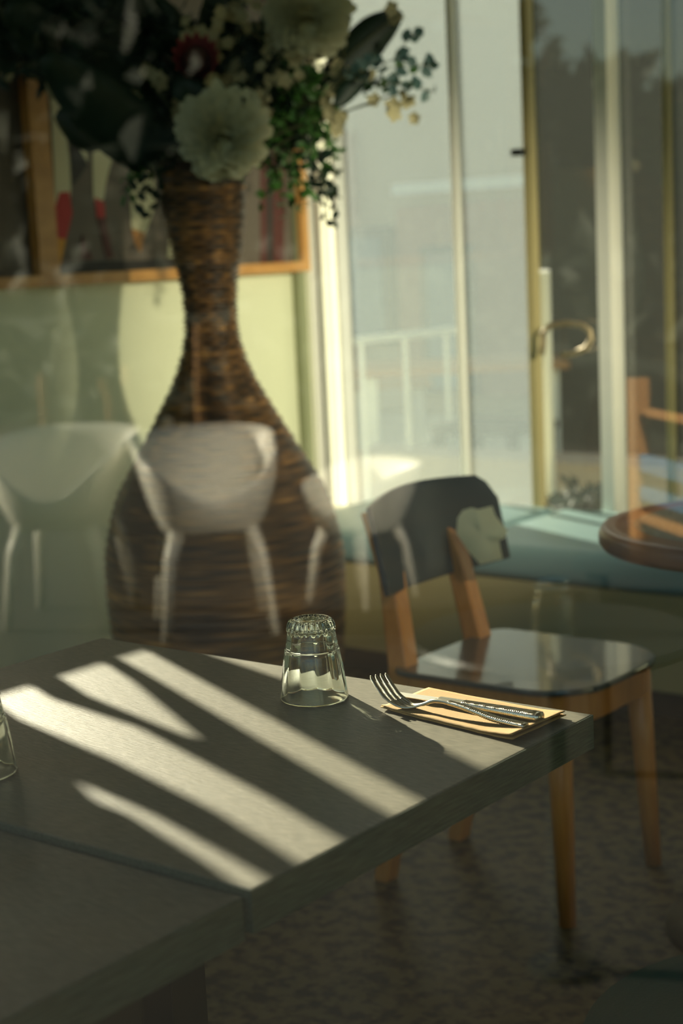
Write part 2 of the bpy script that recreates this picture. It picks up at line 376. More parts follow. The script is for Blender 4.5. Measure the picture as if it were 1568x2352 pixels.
# ------------------------------------------------------------------ added unseen lamps; the first imitates reflected sun on the vase wall
sp_ = thing('fill_spot', 'unseen black spot lamp added to light the vase wall like reflected sun', 'lamp', (1.15, 1.75, 2.0))
bm = bmesh.new(); tube(bm, [(0, 0, 0), (.12, -.04, .03)], .045, 16); obj('lamp_head', bm, m_black, sp_, smooth=True)
bm = bmesh.new(); tube(bm, [(.08, -.02, .04), (.08, -.02, .90)], .008, 8); obj('rod', bm, m_black, sp_)
ll = bpy.data.lights.new('wall_fill_light', 'SPOT'); lo = bpy.data.objects.new('wall_fill_light', ll); C.objects.link(lo)
lo.location = (1.13, 1.76, 1.99); tgt = Vector((-3.4, 4.12, .80)); lo.rotation_euler = (tgt-lo.location).to_track_quat('-Z', 'Y').to_euler()
ll.energy = 1000; ll.spot_size = R(24); ll.spot_blend = 1; ll.shadow_soft_size = .06; ll.color = (1, .92, .66)
s2_ = thing('fill_spot', 'unseen black spot lamp added to brighten the wooden chair', 'lamp', (.35, 2.1, 2.3))  # unseen lamp added to brighten the chair and the pale sheet
bm = bmesh.new(); tube(bm, [(0, 0, 0), (.11, -.03, .06)], .04, 16); obj('lamp_head', bm, m_black, s2_, smooth=True)
bm = bmesh.new(); tube(bm, [(.08, -.02, .06), (.08, -.02, .60)], .008, 8); obj('rod', bm, m_black, s2_)
ll = bpy.data.lights.new('chair_fill_light', 'SPOT'); lo = bpy.data.objects.new('chair_fill_light', ll); C.objects.link(lo)
lo.location = (.33, 2.11, 2.285); lo.rotation_euler = (Vector((-1.78, 2.72, .60))-lo.location).to_track_quat('-Z', 'Y').to_euler()
ll.energy = 70; ll.spot_size = R(22); ll.spot_blend = 1; ll.shadow_soft_size = .05; ll.color = (1, .90, .64)
el_ = thing('terrace_fill_lamp', 'unseen black floodlight added above the shop window to brighten the terrace chairs', 'lamp', (1.3, .10, 2.62))  # unseen floodlight added because the sun leaves the mirrored chairs dim
bm = bmesh.new(); tube(bm, [(.05, .02, .05), (-.06, -.05, -.04)], .06, 16); obj('lamp_head', bm, m_black, el_, smooth=True)
obj('bracket', bx(.02, .06, .0, .12, .02, .06), m_black, el_)
ll = bpy.data.lights.new('terrace_fill_light', 'SPOT'); lo = bpy.data.objects.new('terrace_fill_light', ll); C.objects.link(lo)
lo.location = (1.22, .02, 2.56); lo.rotation_euler = (Vector((-3.2, -3.85, .35))-lo.location).to_track_quat('-Z', 'Y').to_euler()
ll.energy = 3600; ll.spot_size = R(17); ll.spot_blend = .7; ll.shadow_soft_size = .06; ll.color = (1, .90, .66)
# ------------------------------------------------------------------ bench along the windows
be = thing('window_bench', 'beige panelled body of the long window bench', 'bench', (-2, 3.95, 0))
o = obj('panel', bx(-1.05, 1.6, -.33, .28, .10, .355), m_beige, be, bevel=.004)
obj('plinth', bx(-1.0, 1.6, -.22, .28, 0, .10), m_black, be)
def cushion(x0, x1, lab):
    bm = bx(x0, x1, 3.60, 4.19, .357, .455); o = obj('bench_cushion', bm, m_blue, bevel=.028)
    for p in o.data.polygons: p.use_smooth = True
    tag(o, lab, 'cushion', 'blue cushions on the window bench'); return o
cushion(-3.12, -2.455, 'blue-grey bench cushion nearest the wicker vase'); cushion(-2.445, -1.70, 'blue-grey bench cushion behind the round table'); cushion(-1.69, -1.0, 'blue-grey bench cushion at the far right end')
# ------------------------------------------------------------------ wicker vase
VC = Vector((-2.765, 3.02, 0))
vprof = [(.0,.215),(.06,.245),(.2,.285),(.35,.302),(.48,.304),(.56,.292),(.66,.262),(.76,.205),(.86,.148),(.95,.100),(1.04,.070),(1.12,.0645),(1.20,.072),(1.28,.088),(1.36,.098),(1.44,.104),(1.47,.112)]
def vr(z):
    for (a, ra), (b, rb) in zip(vprof, vprof[1:]):
        if z <= b:
            t = (z-a)/(b-a); i = vprof.index((a, ra)); pa_ = vprof[max(i-1, 0)]; pb_ = vprof[min(i+2, len(vprof)-1)]
            m0 = (rb-pa_[1])/(b-pa_[0])*(b-a); m1 = (pb_[1]-ra)/(pb_[0]-a)*(b-a)
            return (2*t**3-3*t*t+1)*ra + (t**3-2*t*t+t)*m0 + (-2*t**3+3*t*t)*rb + (t**3-t*t)*m1
    return vprof[-1][1]
va = thing('wicker_vase', 'tall hourglass floor vase of brown woven wicker beside the window bench', 'vase', VC)
ROWS, NS, SUBR = 124, 20, 4
bm = bmesh.new(); lay = bm.verts.layers.float.new('strand'); rings = []; seg = NS*6
rowc = [random.random() for _ in range(ROWS+1)]
for i in range(ROWS*SUBR+1):
    z = 1.47*i/(ROWS*SUBR); row = min(i//SUBR, ROWS-1); v = (i % SUBR)/SUBR; ring = []
    r0_ = vr(z); prof = math.sin(math.pi*v)**.7 if v else 0
    for k in range(seg):
        th = 2*math.pi*k/seg; wv = math.sin(NS*th/2 + (row % 2)*math.pi)
        dz = .0015*math.sin(3*th+row*1.7)+.002*noise.noise(Vector((th*2, row*.6, 0)))
        rr = r0_ + prof*(.004 + .002*wv) - (.004 if v == 0 else 0)
        vv = bm.verts.new((rr*math.cos(th), rr*math.sin(th), max(0, z+dz)))
        vv[lay] = max(0, min(1, (.05 + .45*rowc[row]**2 + .14*wv + .75*max(0, noise.noise(Vector((th*3.2, z*34, 3)))) + .4*noise.noise(Vector((th*1.5, z*4, 8))))*(.35+.65*prof)))
        ring.append(vv)
    rings.append(ring)
for a, b in zip(rings, rings[1:]):
    for k in range(seg): bm.faces.new((a[k], a[(k+1) % seg], b[(k+1) % seg], b[k]))
body = obj('woven_body', bm, m_wicker, va, smooth=True)
bm = bmesh.new(); lathe(bm, [(0, .004), (.2, .004), (.2, .02), (0, .02)], 32); obj('base', bm, m_stem, va)
bm = bmesh.new()
for k in range(0, NS*3):
    a0 = 2*math.pi*k/(NS*3); ring_ = [(.109*math.cos(a0), .109*math.sin(a0), 1.462), (.116*math.cos(a0+.05), .116*math.sin(a0+.05), 1.476), (.109*math.cos(a0+.1), .109*math.sin(a0+.1), 1.482), (.101*math.cos(a0+.14), .101*math.sin(a0+.14), 1.468)]
    tube(bm, ring_, .005, 5)
obj('braided_rim', bm, m_wicker, va, smooth=True)
# ------------------------------------------------------------------ flowers in the vase
TOP = Vector((VC.x, VC.y, 1.40))
def stem_to(p, par, r=.004, droop=0):
    b = TOP + Vector((random.uniform(-.05, .05), random.uniform(-.05, .05), 0)); q = Vector(p) + Vector((0, 0, 0))
    mid = b.lerp(q, .5) + Vector((0, 0, .06+droop)); pts = [(b*(1-t)*(1-t) + mid*2*t*(1-t) + q*t*t) - par.location for t in [i/8 for i in range(9)]]
    bm = bmesh.new(); tube(bm, pts, r, 6); return obj('stem', bm, m_stem, par)
def petal(bm, base, d, nrm, L, W, curl):
    d = d.normalized(); s_ = d.cross(nrm).normalized(); nn = s_.cross(d).normalized(); rows = []
    for i in range(6):
        t = i/5; wd = W*.5*[.45, .75, .97, 1.0, .82, .28][i]; c = base + d*L*t + nn*curl*L*t*t
        rows.append([bm.verts.new(c + s_*wd*q + nn*wd*.35*q*q) for q in (-1, 0, 1)])
    for a, b in zip(rows, rows[1:]):
        bm.faces.new((a[0], a[1], b[1], b[0])); bm.faces.new((a[1], a[2], b[2], b[1]))
def dahlia(px, py, D, rad, lab, m=m_cream, tilt=None):
    p = at(px, py, D); t = thing('cream_dahlia', lab, 'flower', p, 0, 'large cream blooms in the vase')
    n = (EYE - p).normalized() + Vector((0, 0, -.25)) if tilt is None else tilt; n.normalize()
    u = n.orthogonal().normalized(); v = n.cross(u)
    bm = bmesh.new()
    for ly in range(13):
        f = ly/12; cnt = int(19 - 12*f)
        for k in range(cnt):
            a = 2*math.pi*(k + .5*(ly % 2) + .13*ly)/cnt + random.uniform(-.12, .12); d = (u*math.cos(a) + v*math.sin(a))
            el = -.35 + f*1.35 + random.uniform(-.08, .08); dd = d*math.cos(el) + n*math.sin(el)
            petal(bm, n*rad*(-.12+.62*f) + d*rad*.12*(1-f), dd, n*math.cos(el) - d*math.sin(el), rad*(.98 - .42*f)*random.uniform(.9, 1.08), rad*.42*(1-.3*f), .22)
    o = obj('petals', bm, m, t, smooth=True)
    bm = bmesh.new(); bmesh.ops.create_icosphere(bm, subdivisions=2, radius=rad*.34, matrix=Matrix.Translation(n*rad*.42)); obj('flower_center', bm, m, t, smooth=True)
    stem_to(p, t, .005)
dahlia(513, 308, 3.80, .105, 'large cream dahlia hanging low over the vase mouth')
dahlia(706, 38, 3.95, .105, 'large cream dahlia at the top right of the bouquet')
def protea(px, py, D, rad, lab):
    p = at(px, py, D); t = thing('pink_protea', lab, 'flower', p); n = ((EYE-p).normalized() + Vector((0, 0, .35))).normalized(); u = n.orthogonal().normalized(); v = n.cross(u)
    bm = bmesh.new()
    for ly in range(4):
        for k in range(14):
            a = 2*math.pi*(k+.5*(ly % 2))/14; d = u*math.cos(a)+v*math.sin(a); el = .95 + .12*ly
            leaf(bm, -n*rad*.8 + d*rad*.25, d*math.cos(el)+n*math.sin(el), n*math.cos(el)-d*math.sin(el), rad*(1.5-.12*ly), rad*.5, -.16, 4)
    obj('petals', bm, m_pink, t, smooth=True)
    bm = bmesh.new(); bmesh.ops.create_icosphere(bm, subdivisions=2, radius=rad*.55); obj('flower_center', bm, m_maroon, t, smooth=True); stem_to(p-n*rad, t, .006)
protea(450, 138, 3.85, .062, 'pink protea bloom with dark centre above the cream dahlia')
# blossom sprays
def make_blossom(par, c, s):
    bm = bmesh.new()
    n = (rv() + (EYE-c-par.location).normalized()*1.3).normalized(); u = n.orthogonal().normalized(); v = n.cross(u)
    for k in range(5):
        a = 2*math.pi*k/5; d = u*math.cos(a)+v*math.sin(a); leaf(bm, c, d*.9+n*.4, n, s, s*.85, .1, 3)
    obj('blossom', bm, m_blossom, par, smooth=True)
SPR = [((140,195),'far left over the picture frame'),((210,185),'left, beside the dark pointed leaf'),((300,270),'hanging left above the picture'),((425,85),'above the pink protea'),((498,70),'top centre beside the protea'),
 ((520,150),'right of the pink protea'),((555,90),'top centre in the bouquet'),((595,190),'centre of the bouquet, right of the protea'),((420,255),'left shoulder of the low cream dahlia'),((590,262),'right shoulder of the low cream dahlia'),
 ((560,20),'at the upper edge of the bouquet'),((632,105),'between the protea and the top dahlia'),((668,150),'below the top right dahlia'),((765,130),'at the foot of the large right leaf'),((825,150),'below the large right leaf'),
 ((742,215),'at the right edge above the trailing vines'),((760,270),'lowest at the right edge of the bouquet'),((860,235),'far right, hanging under the leaf'),((940,208),'furthest right, over the bright window'),((915,35),'tip of the branch above the right leaf'),
 ((20,150),'at the left edge of the view'),((345,190),'dim in the dark left leaves'),((505,190),'just under the pink protea')]
for i, ((x, y), lab) in enumerate(SPR):
    D = 3.85 + .25*random.random(); p = at(x, y, D)
    t = thing('blossom_spray', 'small cream blossom spray ' + lab, 'flower', p, 0, 'small cream blossom sprays in the vase')
    stem_to(p, t, .0025)
    nb = 3 if x > 830 else 6
    for k in range(nb):
        c = RT*random.gauss(0, .020) + UP*random.gauss(0, .026) + FWD*random.gauss(0, .015)
        make_blossom(t, c, random.uniform(.017, .026))
# trailing vines : stem polyline in view pixels, leaves along
VN = [([(650,200),(690,300),(720,380),(770,450),(785,455)],'reaching right to the window frame'),([(680,230),(700,330),(740,400),(755,510)],'longest, hanging down the window frame'),([(640,260),(650,340),(640,420),(655,490)],'hanging over the right picture edge'),
 ([(620,250),(615,340),(625,430),(612,460)],'hanging close beside the vase mouth'),([(700,220),(740,280),(765,330),(760,390)],'short one at the right side'),([(430,330),(370,380),(330,440),(320,490)],'hanging left below the dark leaf'),
 ([(420,350),(390,400),(390,450),(380,470)],'hanging against the left of the vase'),([(400,340),(330,380),(300,410),(280,445)],'furthest left below the leaf'),([(660,230),(670,350),(700,430),(690,475)],'thick one between frame and window'),
 ([(790,200),(840,190),(890,200),(930,160)],'growing out under the right leaf'),([(640,180),(665,260),(655,330),(640,385)],'dense one right of the dahlia'),([(730,200),(720,270),(715,330),(700,370)],'dense one at the right flank'),([(690,190),(680,270),(675,320),(665,400)],'dense middle one of the right flank')]
for pts, lab in VN:
    D = 3.9+.2*random.random(); P = [at(x, y, D+random.uniform(-.04, .04)) for x, y in pts]; t = thing('trailing_vine', 'thin green leafy vine ' + lab, 'vine', P[0], 0, 'green trailing vines in the bouquet')
    Q = [TOP - t.location] + [q - t.location for q in P]; bm = bmesh.new(); tube(bm, Q, .0018, 5); obj('stem', bm, m_stem, t)
    bm = bmesh.new()
    for a, b in zip(Q, Q[1:]):
        L = (b-a).length; k = 0
        n_ = int(L/.0055)
        for j in range(n_):
            c = a.lerp(b, j/n_) + rv()*.022; leaf(bm, c, rv(), (rv()+(EYE-P[0]).normalized()*.6), random.uniform(.022, .036), random.uniform(.014, .022), .15, 3)
    obj('leaves', bm, m_vine if random.random() < .7 else m_leaf, t)
# big leaves
def big_leaf(pts, W, lab, D0, D1=None, face=.0, nm='broad_leaf'):
    D1 = D1 or D0; n_ = len(pts); P = [at(x, y, D0+(D1-D0)*i/(n_-1)) for i, (x, y) in enumerate(pts)]
    t = thing(nm, lab, 'leaf', P[0], 0, 'large dark leaves in the vase'); view = (EYE-P[0]).normalized(); bm = bmesh.new(); rows = []
    # resample
    Q = []; 
    for a, b in zip(P, P[1:]): Q += [a.lerp(b, i/6) for i in range(6)]
    Q.append(P[-1]); N = len(Q)-1
    for i, q in enumerate(Q):
        d = (Q[min(i+1, N)]-Q[max(i-1, 0)]).normalized(); s = d.cross(view).normalized(); tt = i/N
        wd = W*.5*math.sin(math.pi*min(1, tt*.94+.03))**.65; v2 = s.cross(d)*face
        rows.append([bm.verts.new(q - t.location + (s+v2)*wd*u + view*(-abs(u)*wd*.25)) for u in (-1, -.5, 0, .5, 1)])
    for a, b in zip(rows, rows[1:]):
        for k in range(4): bm.faces.new((a[k], a[k+1], b[k+1], b[k]))
    obj('blade', bm, m_leaf, t, smooth=True, solid=.001)
    stem_to(P[0], t, .004)
big_leaf([(735,230),(800,140),(860,75),(920,28)], .10, 'large dark leaf rising right over the bright window', 4.05)
big_leaf([(770,245),(800,205),(850,165)], .05, 'dark narrow leaf under the large right leaf', 4.0)
big_leaf([(430,320),(330,330),(220,240),(100,130)], .16, 'largest dark leaf sweeping left across the picture', 4.0, 3.7)
big_leaf([(420,230),(300,180),(150,90),(10,20)], .20, 'dark leaf filling the upper left of the bouquet', 4.15, 3.8)
big_leaf([(430,130),(380,70),(300,10),(240,-40)], .13, 'dark leaf standing up left of the protea', 4.1)
big_leaf([(470,180),(500,80),(520,0),(530,-60)], .12, 'dark leaf standing up behind the protea', 4.2)
big_leaf([(560,250),(620,160),(650,60),(660,-40)], .14, 'dark leaf behind the top right dahlia', 4.2)
big_leaf([(470,215),(430,200),(400,225)], .07, 'small dark leaf just below the protea', 3.85)
big_leaf([(560,240),(545,215),(520,225)], .06, 'small round leaf touching the low dahlia', 3.78)
big_leaf([(390,260),(300,260),(200,300),(130,260)], .12, 'dark leaf over the painted trunks', 4.1)
big_leaf([(400,200),(260,120),(120,60),(-20,110)], .15, 'dark leaf reaching the left edge of the view', 4.2, 3.9)
# eucalyptus sprig right
for pts, lab in (([(800,160),(900,140),(960,60)],'blue-green leaf sprig rising at the far right'),([(800,170),(930,150),(1010,150)],'blue-green leaf sprig reaching furthest right'),([(790,180),(900,190),(1000,210)],'blue-green leaf sprig drooping at the right')):
    P = [at(x, y, 3.95) for x, y in pts]; t = thing('eucalyptus_sprig', lab, 'sprig', P[0], 0, 'blue-green sprigs in the bouquet'); Q = [TOP-t.location]+[q-t.location for q in P]
    bm = bmesh.new(); tube(bm, Q, .0016, 5); obj('stem', bm, m_stem, t); bm = bmesh.new()
    for a, b in zip(Q[1:], Q[2:]):
        for j in range(6):
            c = a.lerp(b, (j+1)/6)+rv()*.008; leaf(bm, c, rv()+UP*.2, (EYE-P[0]).normalized()+rv()*.5, .034, .026, .1, 3)
    obj('leaves', bm, m_euca, t)
# dense dark filler greenery around the mouth
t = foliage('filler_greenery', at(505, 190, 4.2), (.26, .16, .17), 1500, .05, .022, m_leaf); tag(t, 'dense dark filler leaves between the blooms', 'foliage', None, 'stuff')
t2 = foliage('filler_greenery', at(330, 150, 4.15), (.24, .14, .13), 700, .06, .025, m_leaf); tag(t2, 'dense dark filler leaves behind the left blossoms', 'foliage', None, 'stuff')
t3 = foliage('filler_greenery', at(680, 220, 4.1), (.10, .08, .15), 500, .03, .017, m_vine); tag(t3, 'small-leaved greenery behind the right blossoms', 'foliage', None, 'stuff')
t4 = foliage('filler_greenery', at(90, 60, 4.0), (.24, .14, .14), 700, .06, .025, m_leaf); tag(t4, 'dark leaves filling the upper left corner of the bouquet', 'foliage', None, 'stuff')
# ------------------------------------------------------------------ wooden chair
ch = thing('wooden_chair', 'orange beech chair with a black seat and curved black back behind the table', 'chair', (-1.62, 2.61, 0))
def ck(name, bm, m, **k):
    o = obj(name, bm, m, ch, **k); o.location = -ch.location; return o
SY0, SY1 = 2.415, 2.775
def rrect(x0, x1, y0, y1, r, n=8, skew=0):
    pts = []
    for cx, cy, a0 in ((x1-r, y1-r, 0), (x0+r*.35, y1-r*.35, 90), (x0+r*.35, y0+r*.35, 180), (x1-r, y0+r, 270)):
        rr = r if a0 in (0, 270) else r*.35
        for i in range(n+1):
            a = R(a0 + 90*i/n); pts.append((cx+rr*math.cos(a), cy+rr*math.sin(a)))
    return pts
seatp = rrect(-1.80, -1.385, SY0-.01, SY1+.02, .12)
ck('seat', prism(bmesh.new(), seatp, 'z', .442, .454), m_seat, bevel=.004)
ap = [(p[0]*.93-1.60*.07, p[1]*.93+2.6*.07) for p in seatp]
ck('seat_frame', prism(bmesh.new(), ap, 'z', .385, .441), m_beech, bevel=.004)
def leg4(p0, p1, r0, r1, name='leg'):
    bm = bmesh.new(); n = 4; tube(bm, [Vector(p0), (Vector(p0)*.5+Vector(p1)*.5), Vector(p1)], [r0, (r0+r1)/2, r1], 12); return ck(name, bm, m_beech, smooth=True)
leg4((-1.455, 2.455, .44), (-1.442, 2.450, 0), .026, .016); leg4((-1.455, 2.76, .44), (-1.445, 2.80, 0), .026, .016)
def rear(y, yo):  # noqa
    # bent ply rear leg and back post in one
    prof = [(-1.86, 0), (-1.80, .30), (-1.795, .45), (-1.845, .62), (-1.905, .735)]
    bm = bmesh.new(); rings = []
    for i, (x, z) in enumerate(prof):
        wx = .024 if z < .5 else .020; wy = .021
        yy = y + yo*max(0, z-.45)
        rings.append([bm.verts.new((x+sx*wx*(.7 if z == 0 else 1), yy+sy*wy, z)) for sx, sy in ((-1,-1),(1,-1),(1,1),(-1,1))])
    for a, b in zip(rings, rings[1:]):
        for k in range(4): bm.faces.new((a[k], a[(k+1) % 4], b[(k+1) % 4], b[k]))
    bm.faces.new(rings[0]); bm.faces.new(rings[-1]); ck('back_leg', bm, m_beech, bevel=.006)
rear(2.452, .25); rear(2.715, .05)
# back panel: curved in plan
bm = bmesh.new(); NU = 20; rows = []
cor = {}
for i in range(NU+1):
    u = i/NU; y = 2.395 + u*(2.86-2.395); bow = -.055*math.sin(math.pi*u)
    zb = .600 - .010*u - .012*math.sin(math.pi*u); zt = .768 + .012*math.sin(math.pi*min(1, u)) + .0*u
    if u > .93: zt -= (u-.93)/.07*.05
    xx = -1.785 + bow - .02*u
    rows.append([bm.verts.new((xx - .035*(z-.6)/.17, y, z)) for z in [zb + (zt-zb)*j/6 for j in range(7)]])
for a, b in zip(rows, rows[1:]):
    for j in range(6): bm.faces.new((a[j], a[j+1], b[j+1], b[j]))
ck('backrest', bm, m_back, smooth=True, solid=.012, bevel=.003)
# pale translucent sheet at the back corner, added in place of a sunlit reflection
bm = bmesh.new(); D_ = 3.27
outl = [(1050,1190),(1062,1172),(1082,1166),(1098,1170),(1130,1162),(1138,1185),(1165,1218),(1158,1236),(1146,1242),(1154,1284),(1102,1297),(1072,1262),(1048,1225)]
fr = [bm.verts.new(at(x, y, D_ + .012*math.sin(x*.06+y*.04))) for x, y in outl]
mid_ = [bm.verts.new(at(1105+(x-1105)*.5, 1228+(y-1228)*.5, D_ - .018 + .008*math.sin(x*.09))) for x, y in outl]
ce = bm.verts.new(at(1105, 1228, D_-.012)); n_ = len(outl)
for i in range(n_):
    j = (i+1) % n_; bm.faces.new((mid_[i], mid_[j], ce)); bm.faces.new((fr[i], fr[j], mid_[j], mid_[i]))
nt = m_refl_green.node_tree; tl = nt.nodes.new('ShaderNodeBsdfTranslucent'); tl.inputs['Color'].default_value = (.92, .98, .72, 1); ms = nt.nodes.new('ShaderNodeMixShader'); ms.inputs[0].default_value = .6
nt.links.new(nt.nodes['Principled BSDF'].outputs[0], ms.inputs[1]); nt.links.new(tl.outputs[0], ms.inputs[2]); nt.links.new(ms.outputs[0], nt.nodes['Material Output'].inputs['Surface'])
tag(obj('reflection_sheet', bm, m_refl_green, smooth=True), 'pale green sheet imitating a sunlit reflection at the black chair back corner', 'stand_in')
# ------------------------------------------------------------------ round table
rt_ = thing('round_table', 'round table with a walnut rim and speckled grey top by the bench', 'table', (-1.109, 2.627, 0))
bm = bmesh.new(); lathe(bm, [(.245,.712),(.300,.715),(.306,.725),(.306,.738),(.300,.749),(.290,.752),(.245,.752)], 96, close=True); obj('rim', bm, m_rim, rt_, smooth=True)
bm = bmesh.new(); lathe(bm, [(0,.715),(.246,.715),(.246,.7505),(0,.7505)], 64); obj('tabletop', bm, m_stone, rt_)
bm = bmesh.new(); lathe(bm, [(0,.03),(.03,.04),(.028,.70),(0,.712)], 24); obj('pedestal', bm, m_black, rt_, smooth=True)
bm = bmesh.new(); lathe(bm, [(0,0),(.2,0),(.2,.015),(.04,.035),(0,.035)], 48); obj('base', bm, m_black, rt_, smooth=True)
# teal stool
ts = thing('floor_pouf', 'low teal upholstered round pouf on the floor beyond the table corner', 'pouf', (-.72, 1.86, 0))
bm = bmesh.new(); lathe(bm, [(0,.10),(.28,.10),(.315,.12),(.325,.18),(.31,.225),(.26,.242),(0,.246)], 64); obj('seat', bm, m_teal, ts, smooth=True)
for k in range(4):
    a = R(45+90*k); bm = bmesh.new(); tube(bm, [(.22*math.cos(a), .22*math.sin(a), .11), (.24*math.cos(a), .24*math.sin(a), 0)], [.018, .012], 12); obj('leg', bm, m_beech, ts)
# ------------------------------------------------------------------ tables
def table(x0, x1, y0, y1, z, lab, legs, m=m_table):
    cx, cy = (x0+x1)/2, (y0+y1)/2
    t = thing('wooden_table', lab, 'table', (cx, cy, 0))
    hx, hy = (x1-x0)/2, (y1-y0)/2
    obj('tabletop', bx(-hx+.0015, hx-.0015, -hy+.0015, hy-.0015, z-.037, z), m, t, bevel=.0008)
    bm = bx(hx-.0015, hx, -hy, hy, z-.038, z-.0006); box(bm, -hx, -hx+.0015, -hy, hy, z-.038, z-.0006)
    box(bm, -hx+.0015, hx-.0015, hy-.0015, hy, z-.038, z-.0006); box(bm, -hx+.0015, hx-.0015, -hy, -hy+.0015, z-.038, z-.0006)
    obj('edge_band', bm, m_tedge, t)
    for (lx, ly) in legs: obj('leg', bx(lx-cx-.03, lx-cx+.03, ly-cy-.03, ly-cy+.03, 0, z-.037), m_black, t, bevel=.002)
    return t
T1 = table(-1.605, -.840, .925, 1.493, .74, 'grey-brown wooden table holding the upturned glass and the cutlery', [(-1.30, 1.14), (-1.30, 1.28)])
T2 = table(-1.612, -.846, .345, .921, .7345, 'grey-brown wooden table in shade butted against the sunlit one', [(-.905, .80), (-1.54, .80), (-1.54, .40)])
bm = bx(-.15, .16, -.12, .12, 0, .02); obj('foot_plate', bm, m_black, T1).location = (-.08, 0, 0)
# ------------------------------------------------------------------ upturned tumblers
def tumbler(x, y, z, lab, rz=0):
    t = thing('drinking_glass', lab, 'glass', (x, y, z), rz, 'upturned clear tumblers'); NF = 12
    outer = [(.0392,0),(.0398,.0008),(.0392,.006),(.0372,.022),(.0352,.036),(.0335,.048),(.0318,.0565),(.0320,.0585),(.0306,.060),(.0290,.070),(.0276,.080),(.0279,.0835),(.0272,.088),(.0250,.0925),(.0222,.0945),(.0190,.0945),(.0165,.0930),(.008,.0922),(0,.0922)]
    def fl(th, zz, r):
        if zz < .008: return r
        if zz > .0800 and zz < .0935: return r*(1+.028*math.cos(NF*2*th))
        a = .026*min(1, (zz-.008)/.02)
        return r*(1 + a*(abs(math.cos(NF*th/2))-.6))
    inner = [(0,.083),(.018,.0828),(.0232,.081),(.0250,.077),(.0264,.066),(.0288,.056),(.0312,.046),(.0332,.034),(.0354,.020),(.0376,.006),(.0384,.0006)]
    bm = bmesh.new(); n = 144
    def dens(pr, k=4):
        o = []
        for (a, b), (c, d) in zip(pr, pr[1:]): o += [(a+(c-a)*i/k, b+(d-b)*i/k) for i in range(k)]
        return o+[pr[-1]]
    od, idn = dens(outer, 3), dens(inner, 2)
    rings = []
    for src, f in ((idn, False), (od, True)):
        for r, zz in src:
            if r < 1e-6: rings.append([bm.verts.new((0, 0, zz))])
            else: rings.append([bm.verts.new(((fl(2*math.pi*k/n, zz, r) if f else r)*math.cos(2*math.pi*k/n), (fl(2*math.pi*k/n, zz, r) if f else r)*math.sin(2*math.pi*k/n), zz)) for k in range(n)])
    for a, b in zip(rings, rings[1:]):
        if len(a) == 1 and len(b) == 1: continue
        for k in range(n):
            k2 = (k+1) % n
            if len(a) == 1: bm.faces.new((a[0], b[k2], b[k]))
            elif len(b) == 1: bm.faces.new((a[k], a[k2], b[0]))
            else: bm.faces.new((a[k], a[k2], b[k2], b[k]))
    o = obj('glass_body', bm, m_glass, t, smooth=True)
    try: o.cycles.is_caustics_caster = True
    except Exception: pass
    return t
g1 = tumbler(-1.152, 1.397, .7402, 'clear fluted tumbler upside down in the middle of the table')
g2 = tumbler(-1.283, 1.010, .7402, 'upturned tumbler cut off by the left edge of the view', .3)
try:
    sl.cycles.is_caustics_light = True
    for o in T1.children: o.cycles.is_caustics_receiver = True
except Exception: pass
# ------------------------------------------------------------------ napkin
A, B, Cc, Dd = Vector((-1.054,1.393,0)), Vector((-.862,1.363,0)), Vector((-.858,1.466,0)), Vector((-1.052,1.484,0))
nk = thing('paper_napkin', 'folded brown kraft paper napkin at the table corner', 'napkin', (-.955, 1.427, .7405))
def layer(z0, grow, th, seed):
    bm = bmesh.new(); nx, ny = 40, 20; top = []
    for j in range(ny+1):
        r_ = []
        for i in range(nx+1):
            u, v = i/nx, j/ny; p = (A*(1-u)+B*u)*(1-v) + (Dd*(1-u)+Cc*u)*v
            c = (A+B+Cc+Dd)/4; p = c + (p-c)*(1+grow)
            if j == 0: p += Vector((.0, .0012*noise.noise(Vector((u*14, seed, 0))), 0))
            lift = .0045*max(0, (u-.72)/.28)**2*(1-.2*v)*(.4+seed*.6) + .0005*noise.noise(Vector((u*5, v*3, seed))) + .0014*max(0, (.1-v)/.1)*max(0, (.2-u)/.2)
            r_.append(bm.verts.new((p.x-nk.location.x, p.y-nk.location.y, z0+lift)))
        top.append(r_)
    for a, b in zip(top, top[1:]):
        for i in range(nx): bm.faces.new((a[i], a[i+1], b[i+1], b[i]))
    o = obj('folded_layer', bm, m_napkin, nk, smooth=True, solid=0); s = o.modifiers.new('s', 'SOLIDIFY'); s.thickness = th; s.offset = -1
layer(.0014, 0, .0011, 0); layer(.0032, -.012, .0012, 1)
# ------------------------------------------------------------------ cutlery
def ribbed(bm, pts, wids, hts, n=20):
    """elliptical sweep"""
    rings = []
    for i, p in enumerate(pts):
        d = (pts[min(i+1, len(pts)-1)]-pts[max(i-1, 0)]).normalized(); s = d.cross(Vector((0, 0, 1))).normalized(); v = s.cross(d)
        rings.append([bm.verts.new(p + s*wids[i]*math.copysign(abs(math.cos(2*math.pi*k/n))**.75, math.cos(2*math.pi*k/n)) + v*hts[i]*math.copysign(abs(math.sin(2*math.pi*k/n))**.75, math.sin(2*math.pi*k/n))) for k in range(n)])
    for a, b in zip(rings, rings[1:]):
        for k in range(n): bm.faces.new((a[k], a[(k+1) % n], b[(k+1) % n], b[k]))
    bm.faces.new(rings[0][::-1]); bm.faces.new(rings[-1]); return bm
def bez(P, n):
    out = []
    for i in range(n+1):
        t = i/n*(len(P)-1); k = min(int(t), len(P)-2); f = t-k
        p0, p1, p2, p3 = P[max(k-1, 0)], P[k], P[k+1], P[min(k+2, len(P)-1)]
        out.append(.5*((2*p1)+(-p0+p2)*f+(2*p0-5*p1+4*p2-p3)*f*f+(-p0+3*p1-3*p2+p3)*f**3))
    return out
